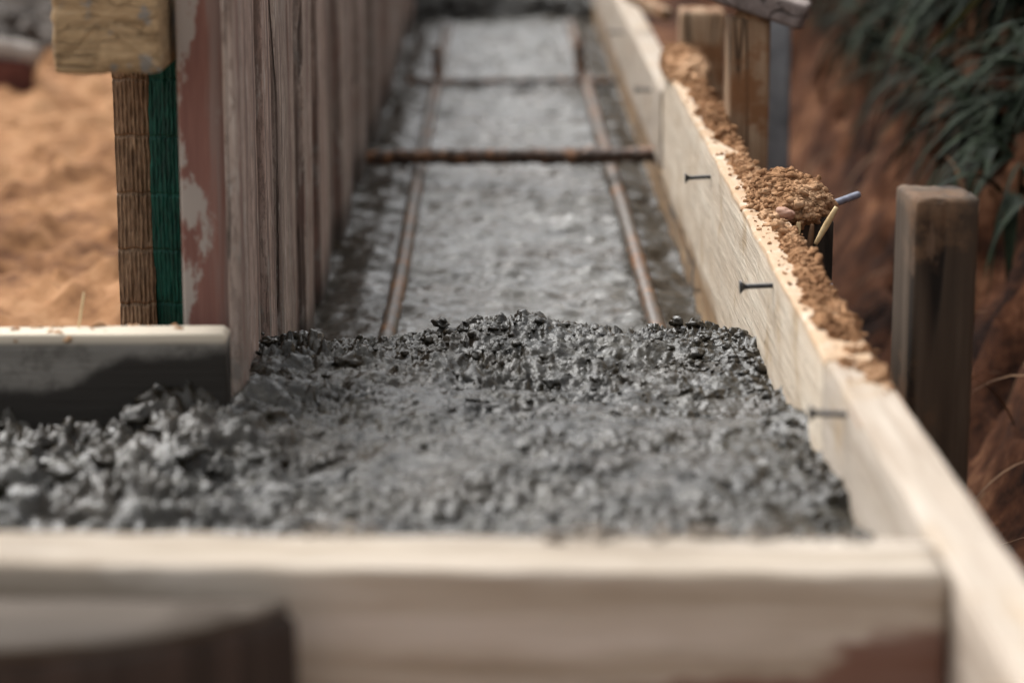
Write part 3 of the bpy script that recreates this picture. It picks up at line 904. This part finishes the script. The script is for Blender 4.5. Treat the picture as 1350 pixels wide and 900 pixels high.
# ------------------------------------------------------------------ soil on the board
mb = MB()
def cover(Y):
    return np.interp(Y, [1.82, 1.9, 2.05, 2.5, 2.62, 2.9, 3.0, 3.6, 4.0, 4.1], [-1.4, -0.2, 0.5, 0.5, 0.1, 0.4, 0.3, 0.6, 0.7, 0.3])
def soil_z(X, Y):
    inner = sstep(BX + 0.004, BX + 0.026, X + 0.012 * fbm(Y * 20, Y * 0 + 2, None, 3, 701))
    outer = 1 - sstep(0.320, 0.331, X + 0.004 * fbm(Y * 40, Y * 0 + 7, None, 2, 705))
    n_ = fbm(X * 45, Y * 28, None, 3, 711) + cover(Y)
    return 0.497 + 0.013 * np.clip(n_, -1, 1) * inner * outer + 0.0035 * fbm(X * 170, Y * 170, None, 3, 721) * outer - 0.005 * (1 - inner) - 0.012 * (1 - outer)
v, f = grid(np.arange(BX + 0.003, 0.334, 0.0014), np.arange(1.82, 4.1, 0.0022), soil_z)
mb.add(v, f)
g = np.random.default_rng(71)
nn = 14000
x, y = g.uniform(BX + 0.006, 0.329, nn), g.uniform(1.9, 4.1, nn)
zz = soil_z(x, y)
k = (zz > 0.4995) | (g.uniform(0, 1, nn) < 0.05)
x, y, zz = x[k], y[k], np.maximum(zz[k], 0.499)
r = 0.0007 + 0.0026 * g.uniform(0, 1, len(x)) ** 4
V, F = blobs(np.stack([x, y, zz + r * 0.35], 1), r, 1, 72, rough=0.6)
mb.add(V, F)
i_ = g.integers(0, len(x), 130)
V, F = blobs(np.stack([x[i_], y[i_], zz[i_]], 1), g.uniform(0.003, 0.0085, 130), 3, 74, rough=0.6)
mb.add(V, F)
tag(link('loose_soil', mb.mesh('loose_soil'), M['soil']), 'crumbly orange soil spilled along the top of the cream boards', 'soil', kind='stuff')

def mound(cx, cy, cz, rx, ry, rz, label, seed, n=900):
    n = int(n)
    m = MB()
    v, t = ico(5)
    v = v.copy()
    d = 1 + 0.16 * fbm(v[:, 0] * 2.1 + seed, v[:, 1] * 2.1, v[:, 2] * 2.1, 3, seed) + 0.10 * fbm(v[:, 0] * 7, v[:, 1] * 7, v[:, 2] * 7, 4, seed + 3)
    w = v * d[:, None] * np.array([rx, ry, rz])
    m.add(w, t)
    g = np.random.default_rng(seed)
    i = g.integers(0, len(v), n)
    i = i[v[i, 2] > -0.35]
    r = 0.0008 + 0.0046 * g.uniform(0, 1, len(i)) ** 4.5
    V, F = blobs(w[i] * (0.99 + 0.02 * g.uniform(-1, 1, (len(i), 1))), r, 2, seed + 1, rough=0.6)
    m.add(V, F)
    return tag(link('soil_mound', m.mesh('soil_mound'), M['soil'], None, (cx, cy, cz)), label, 'soil mound', group='soil mounds on the board')
mound(0.337, 2.775, 0.500, 0.046, 0.085, 0.034, 'crumbly orange soil mound in focus, heaped on board and dark stake', 731, 5200)
mound(0.308, 4.02, 0.504, 0.036, 0.22, 0.028, 'smaller orange soil mound at the far end of the cream board', 741, 2200)
p = atY(985, 24, 3.44)
mound(0.36, 3.465, p.z + 0.001, 0.022, 0.024, 0.009, 'little cap of orange soil on top of the brown split stake', 751, 200)

# pebble, splinters, steel rod and nail at the mound
p = atY(1036, 293, 2.66)
V, F = blobs(np.array([[0, 0, 0.0]]), [0.0105], 4, 761, 0.8, 0.18, 0.9)
tag(link('pebble', mesh_np('pebble', V, F), M['pebble'], None, (p.x, 2.668, 0.507)), 'small pinkish stone at the foot of the soil mound', 'pebble')
def stick(px0, py0, Y0, px1, py1, Y1, r, label, m_, name, cat, seed, flat=0.5, group=None, bend=0.0):
    a_, b_ = np.array(atY(px0, py0, Y0)), np.array(atY(px1, py1, Y1))
    t = np.linspace(0, 1, 16)
    P = a_ + (b_ - a_) * t[:, None]
    P[:, 2] += bend * np.sin(t * math.pi)
    rr = r * (0.55 + 0.45 * np.sin(t * 2.6 + 0.3))
    v, f = tube(P - a_, rr if name != 'steel_rod' else r, 10, 0.12 if name != 'steel_rod' else 0.02, seed)
    return tag(link(name, mesh_np(name, v, f), m_, None, tuple(a_)), label, cat, group=group)
stick(1075, 322, 2.66, 1103, 273, 2.66, 0.0036, 'longest pale wood splinter leaning out beside the dark stake', M['straw'], 'wood_splinter', 'splinter', 1, group='splinters by the soil mound')
stick(1066, 335, 2.665, 1071, 296, 2.68, 0.0036, 'brown splinter upright against the dark stake below the mound', M['dry'], 'wood_splinter', 'splinter', 2, group='splinters by the soil mound')
stick(1051, 313, 2.665, 1053, 293, 2.67, 0.0032, 'short pale splinter right beside the pinkish stone', M['straw'], 'wood_splinter', 'splinter', 3, group='splinters by the soil mound')
stick(1070, 279, 2.80, 1131, 257, 2.90, 0.0044, 'blue grey steel rod poking out of the soil mound', M['bluesteel'], 'steel_rod', 'steel rod', 4)
stick(1075, 375, 2.60, 1098, 375, 2.60, 0.0016, 'small nail tip sticking out of the dark stake', M['bluesteel'], 'nail', 'nail', 5)
stick(103, 436, 2.25, 111, 385, 2.27, 0.0012, 'thin dry grass stem upright on the splashed grey board', M['straw'], 'dry_straw', 'straw', 6)

# ------------------------------------------------------------------ debris on the ground at the back left
p = atZ(20, 6, 0.30)
v, f = sweep(rrect(0.16, 0.09, 0.006), 1.8, 20, 'X', 0.003, 12, 0.2, 801)
tag(link('fallen_timber', mesh_np('fallen_timber', v, f), M['paleroll'], None, (p.x - 1.72, p.y + 0.1, 0.30), (0, 0, R(3))), 'pale timber lying across the dark rubble at the back', 'timber')
g = np.random.default_rng(81)
p = atZ(20, 45, 0.24)
P = np.stack([p.x + g.uniform(-0.6, 0.13, 46), p.y + g.uniform(-0.35, 0.35, 46), 0.2 + g.uniform(0, 0.08, 46)], 1)
V, F = blobs(P, g.uniform(0.04, 0.10, 46), 2, 82, 0.7, 0.4)
tag(link('rubble', mesh_np('rubble', V, F), M['greyslab']), 'dark grey rubble on the sand behind the pale beam', 'rubble', kind='stuff')
p = atZ(8, 112, 0.21)
bm = bmesh.new(); bmesh.ops.create_cube(bm, size=1)
for w in bm.verts: w.co = Vector((w.co.x * 0.24, w.co.y * 0.12, w.co.z * 0.09))
bmesh.ops.bevel(bm, geom=bm.edges[:], offset=0.012, segments=2, affect='EDGES')
me = bpy.data.meshes.new('brick'); bm.to_mesh(me); bm.free()
tag(link('brick', me, M['brick'], None, (p.x - 0.06, p.y, 0.235), (0, R(6), R(24))), 'dull red brick lying on the orange sand', 'brick')
p = atZ(15, 82, 0.27)
t = np.linspace(0, 1, 20)
P = np.stack([-0.3 + 0.36 * t, 0.06 * t, 0.03 * np.sin(t * 3)], 1)
v, f = tube(P, 0.032, 12, 0.3, 83)
tag(link('sacking_roll', mesh_np('sacking_roll', v, f), M['paleroll'], None, (p.x, p.y, 0.27)), 'pale roll of sacking between rubble and brick', 'sacking')

# ------------------------------------------------------------------ plants on the bank
def blade(mb_, base, direc, L, w, droop, seed, n=9):
    rng = random.Random(seed)
    d = np.array(direc, float); d /= np.linalg.norm(d)
    side = np.cross(d, [0, 0, 1.0]); side /= max(1e-6, np.linalg.norm(side))
    p = np.array(base, float)
    L_, Vs = L / (n - 1), []
    for i in range(n):
        t = i / (n - 1)
        ww = w * (1 - t ** 1.6) * (0.5 + 0.5 * min(1, t * 4)) + 0.0004
        up = np.cross(side, d) * ww * 0.35
        Vs += [p - side * ww, p - up, p + side * ww]
        d = d + np.array([0, 0, -droop / (n - 1)]); d /= np.linalg.norm(d)
        p = p + d * L_
    F = []
    for i in range(n - 1):
        a_ = 3 * i
        F += [[a_, a_ + 1, a_ + 4, a_ + 3], [a_ + 1, a_ + 2, a_ + 5, a_ + 4]]
    mb_.add(Vs, np.array(F))
mb = MB()
rg = random.Random(4)
def bankpt(X, Y):
    return float(bz(np.array([X]), np.array([Y]))[0])
for t_ in range(130):
    Y = rg.uniform(4.4, 9.0)
    X = rg.uniform(1.05, 1.9) if t_ % 3 else rg.uniform(1.0, 1.25)
    z = bankpt(X, Y)
    for i in range(26):
        an = rg.uniform(0, 2 * math.pi)
        if rg.random() < 0.5: an = math.pi + rg.uniform(-0.9, 0.9)
        blade(mb, (X + rg.uniform(-.05, .05), Y + rg.uniform(-.06, .06), z - 0.01), (math.cos(an), math.sin(an) * 0.8, rg.uniform(0.6, 2.0)),
              rg.uniform(0.25, 0.62), rg.uniform(0.004, 0.011), rg.uniform(1.4, 3.6), t_ * 100 + i)
for t_ in range(106):
    Y = rg.uniform(4.2, 6.3) if t_ < 80 else rg.uniform(3.7, 4.6)
    X = (rg.uniform(0.86, 1.15) if t_ < 80 else rg.uniform(0.84, 0.98)) + 0.02 * (Y - 3.7)
    z = bankpt(X, Y)
    if z < 0.33:
        continue
    for i in range(rg.randint(6, 24)):
        an = math.pi + rg.uniform(-1.9, 1.9)
        blade(mb, (X + rg.uniform(-.05, .05), Y + rg.uniform(-.06, .06), z - 0.01), (math.cos(an), math.sin(an) * 0.9, rg.uniform(0.2, 1.6)),
              rg.uniform(0.10, 0.36), rg.choice((0.003, 0.005, 0.009, 0.014)), rg.uniform(1.0, 4.5), t_ * 100 + i + 90000)
tag(link('undergrowth', mb.mesh('undergrowth'), M['leaf']), 'dark green blades overhanging the earth bank', 'undergrowth', kind='stuff')
mb = MB()
a_, b_ = atY(1212, 76, 3.9), atY(1300, -12, 3.7)
blade(mb, tuple(b_), tuple(a_ - b_), (a_ - b_).length * 1.05, 0.009, 0.10, 3, 12)
v, f = sweep(rrect(0.004, 0.004, 0.001, 2, 2), 0.3, 6, 'Y', 0.0003)
tag(link('pale_grass', mb.mesh('pale_grass'), M['paleleaf']), 'single pale green blade slanting in front of the dark undergrowth', 'grass blade')
mb = MB()
for t_ in range(70):
    Y = rg.uniform(2.3, 6.0)
    X = rg.uniform(0.6, 1.15)
    z = bankpt(X, Y)
    blade(mb, (X, Y, z - 0.01), (rg.uniform(-1.2, 0.2), rg.uniform(-.6, .6), rg.uniform(-0.6, 0.9)), rg.uniform(0.10, 0.32), rg.uniform(0.002, 0.005), rg.uniform(0.5, 2.4), t_)
tag(link('dry_stems', mb.mesh('dry_stems'), M['dry']), 'dry brown stems and roots hanging down the earth bank', 'dry stems', kind='stuff')

# ------------------------------------------------------------------ light
SUN_EL, SUN_AZ = 52, -42      # azimuth measured from +Y towards +X
w = bpy.data.worlds.new('World')
S.world = w
w.use_nodes = True
nt = w.node_tree
bg = nt.nodes['Background']
sky = nt.nodes.new('ShaderNodeTexSky')
sky.sky_type = 'NISHITA'
sky.sun_disc = False
sky.sun_elevation = R(SUN_EL)
sky.sun_rotation = R(SUN_AZ)
sky.dust_density = 4
sky.air_density = 1.2
hs = nt.nodes.new('ShaderNodeHueSaturation')
hs.inputs['Saturation'].default_value = 0.08
nt.links.new(sky.outputs[0], hs.inputs['Color'])
nt.links.new(hs.outputs[0], bg.inputs['Color'])
bg.inputs['Strength'].default_value = 0.135
sd = bpy.data.lights.new('sun', 'SUN')
sd.energy = 1.5
sd.angle = R(38)
sd.color = (1.0, 0.975, 0.94)
so = bpy.data.objects.new('sun', sd)
COL.objects.link(so)
so.location = (-3, 6, 9)
dirv = Vector((math.sin(R(SUN_AZ)) * math.cos(R(SUN_EL)), math.cos(R(SUN_AZ)) * math.cos(R(SUN_EL)), math.sin(R(SUN_EL))))
so.rotation_euler = dirv.to_track_quat('Z', 'Y').to_euler()

vs = S.view_settings
S.display_settings.display_device = 'sRGB'
vs.view_transform = 'Standard'
vs.look = 'None'
vs.exposure = 0.95
vs.gamma = 1.0
vs.use_curve_mapping = False
S.cycles.max_bounces = 6
S.cycles.diffuse_bounces = 3
S.cycles.glossy_bounces = 3
S.cycles.use_denoising = True
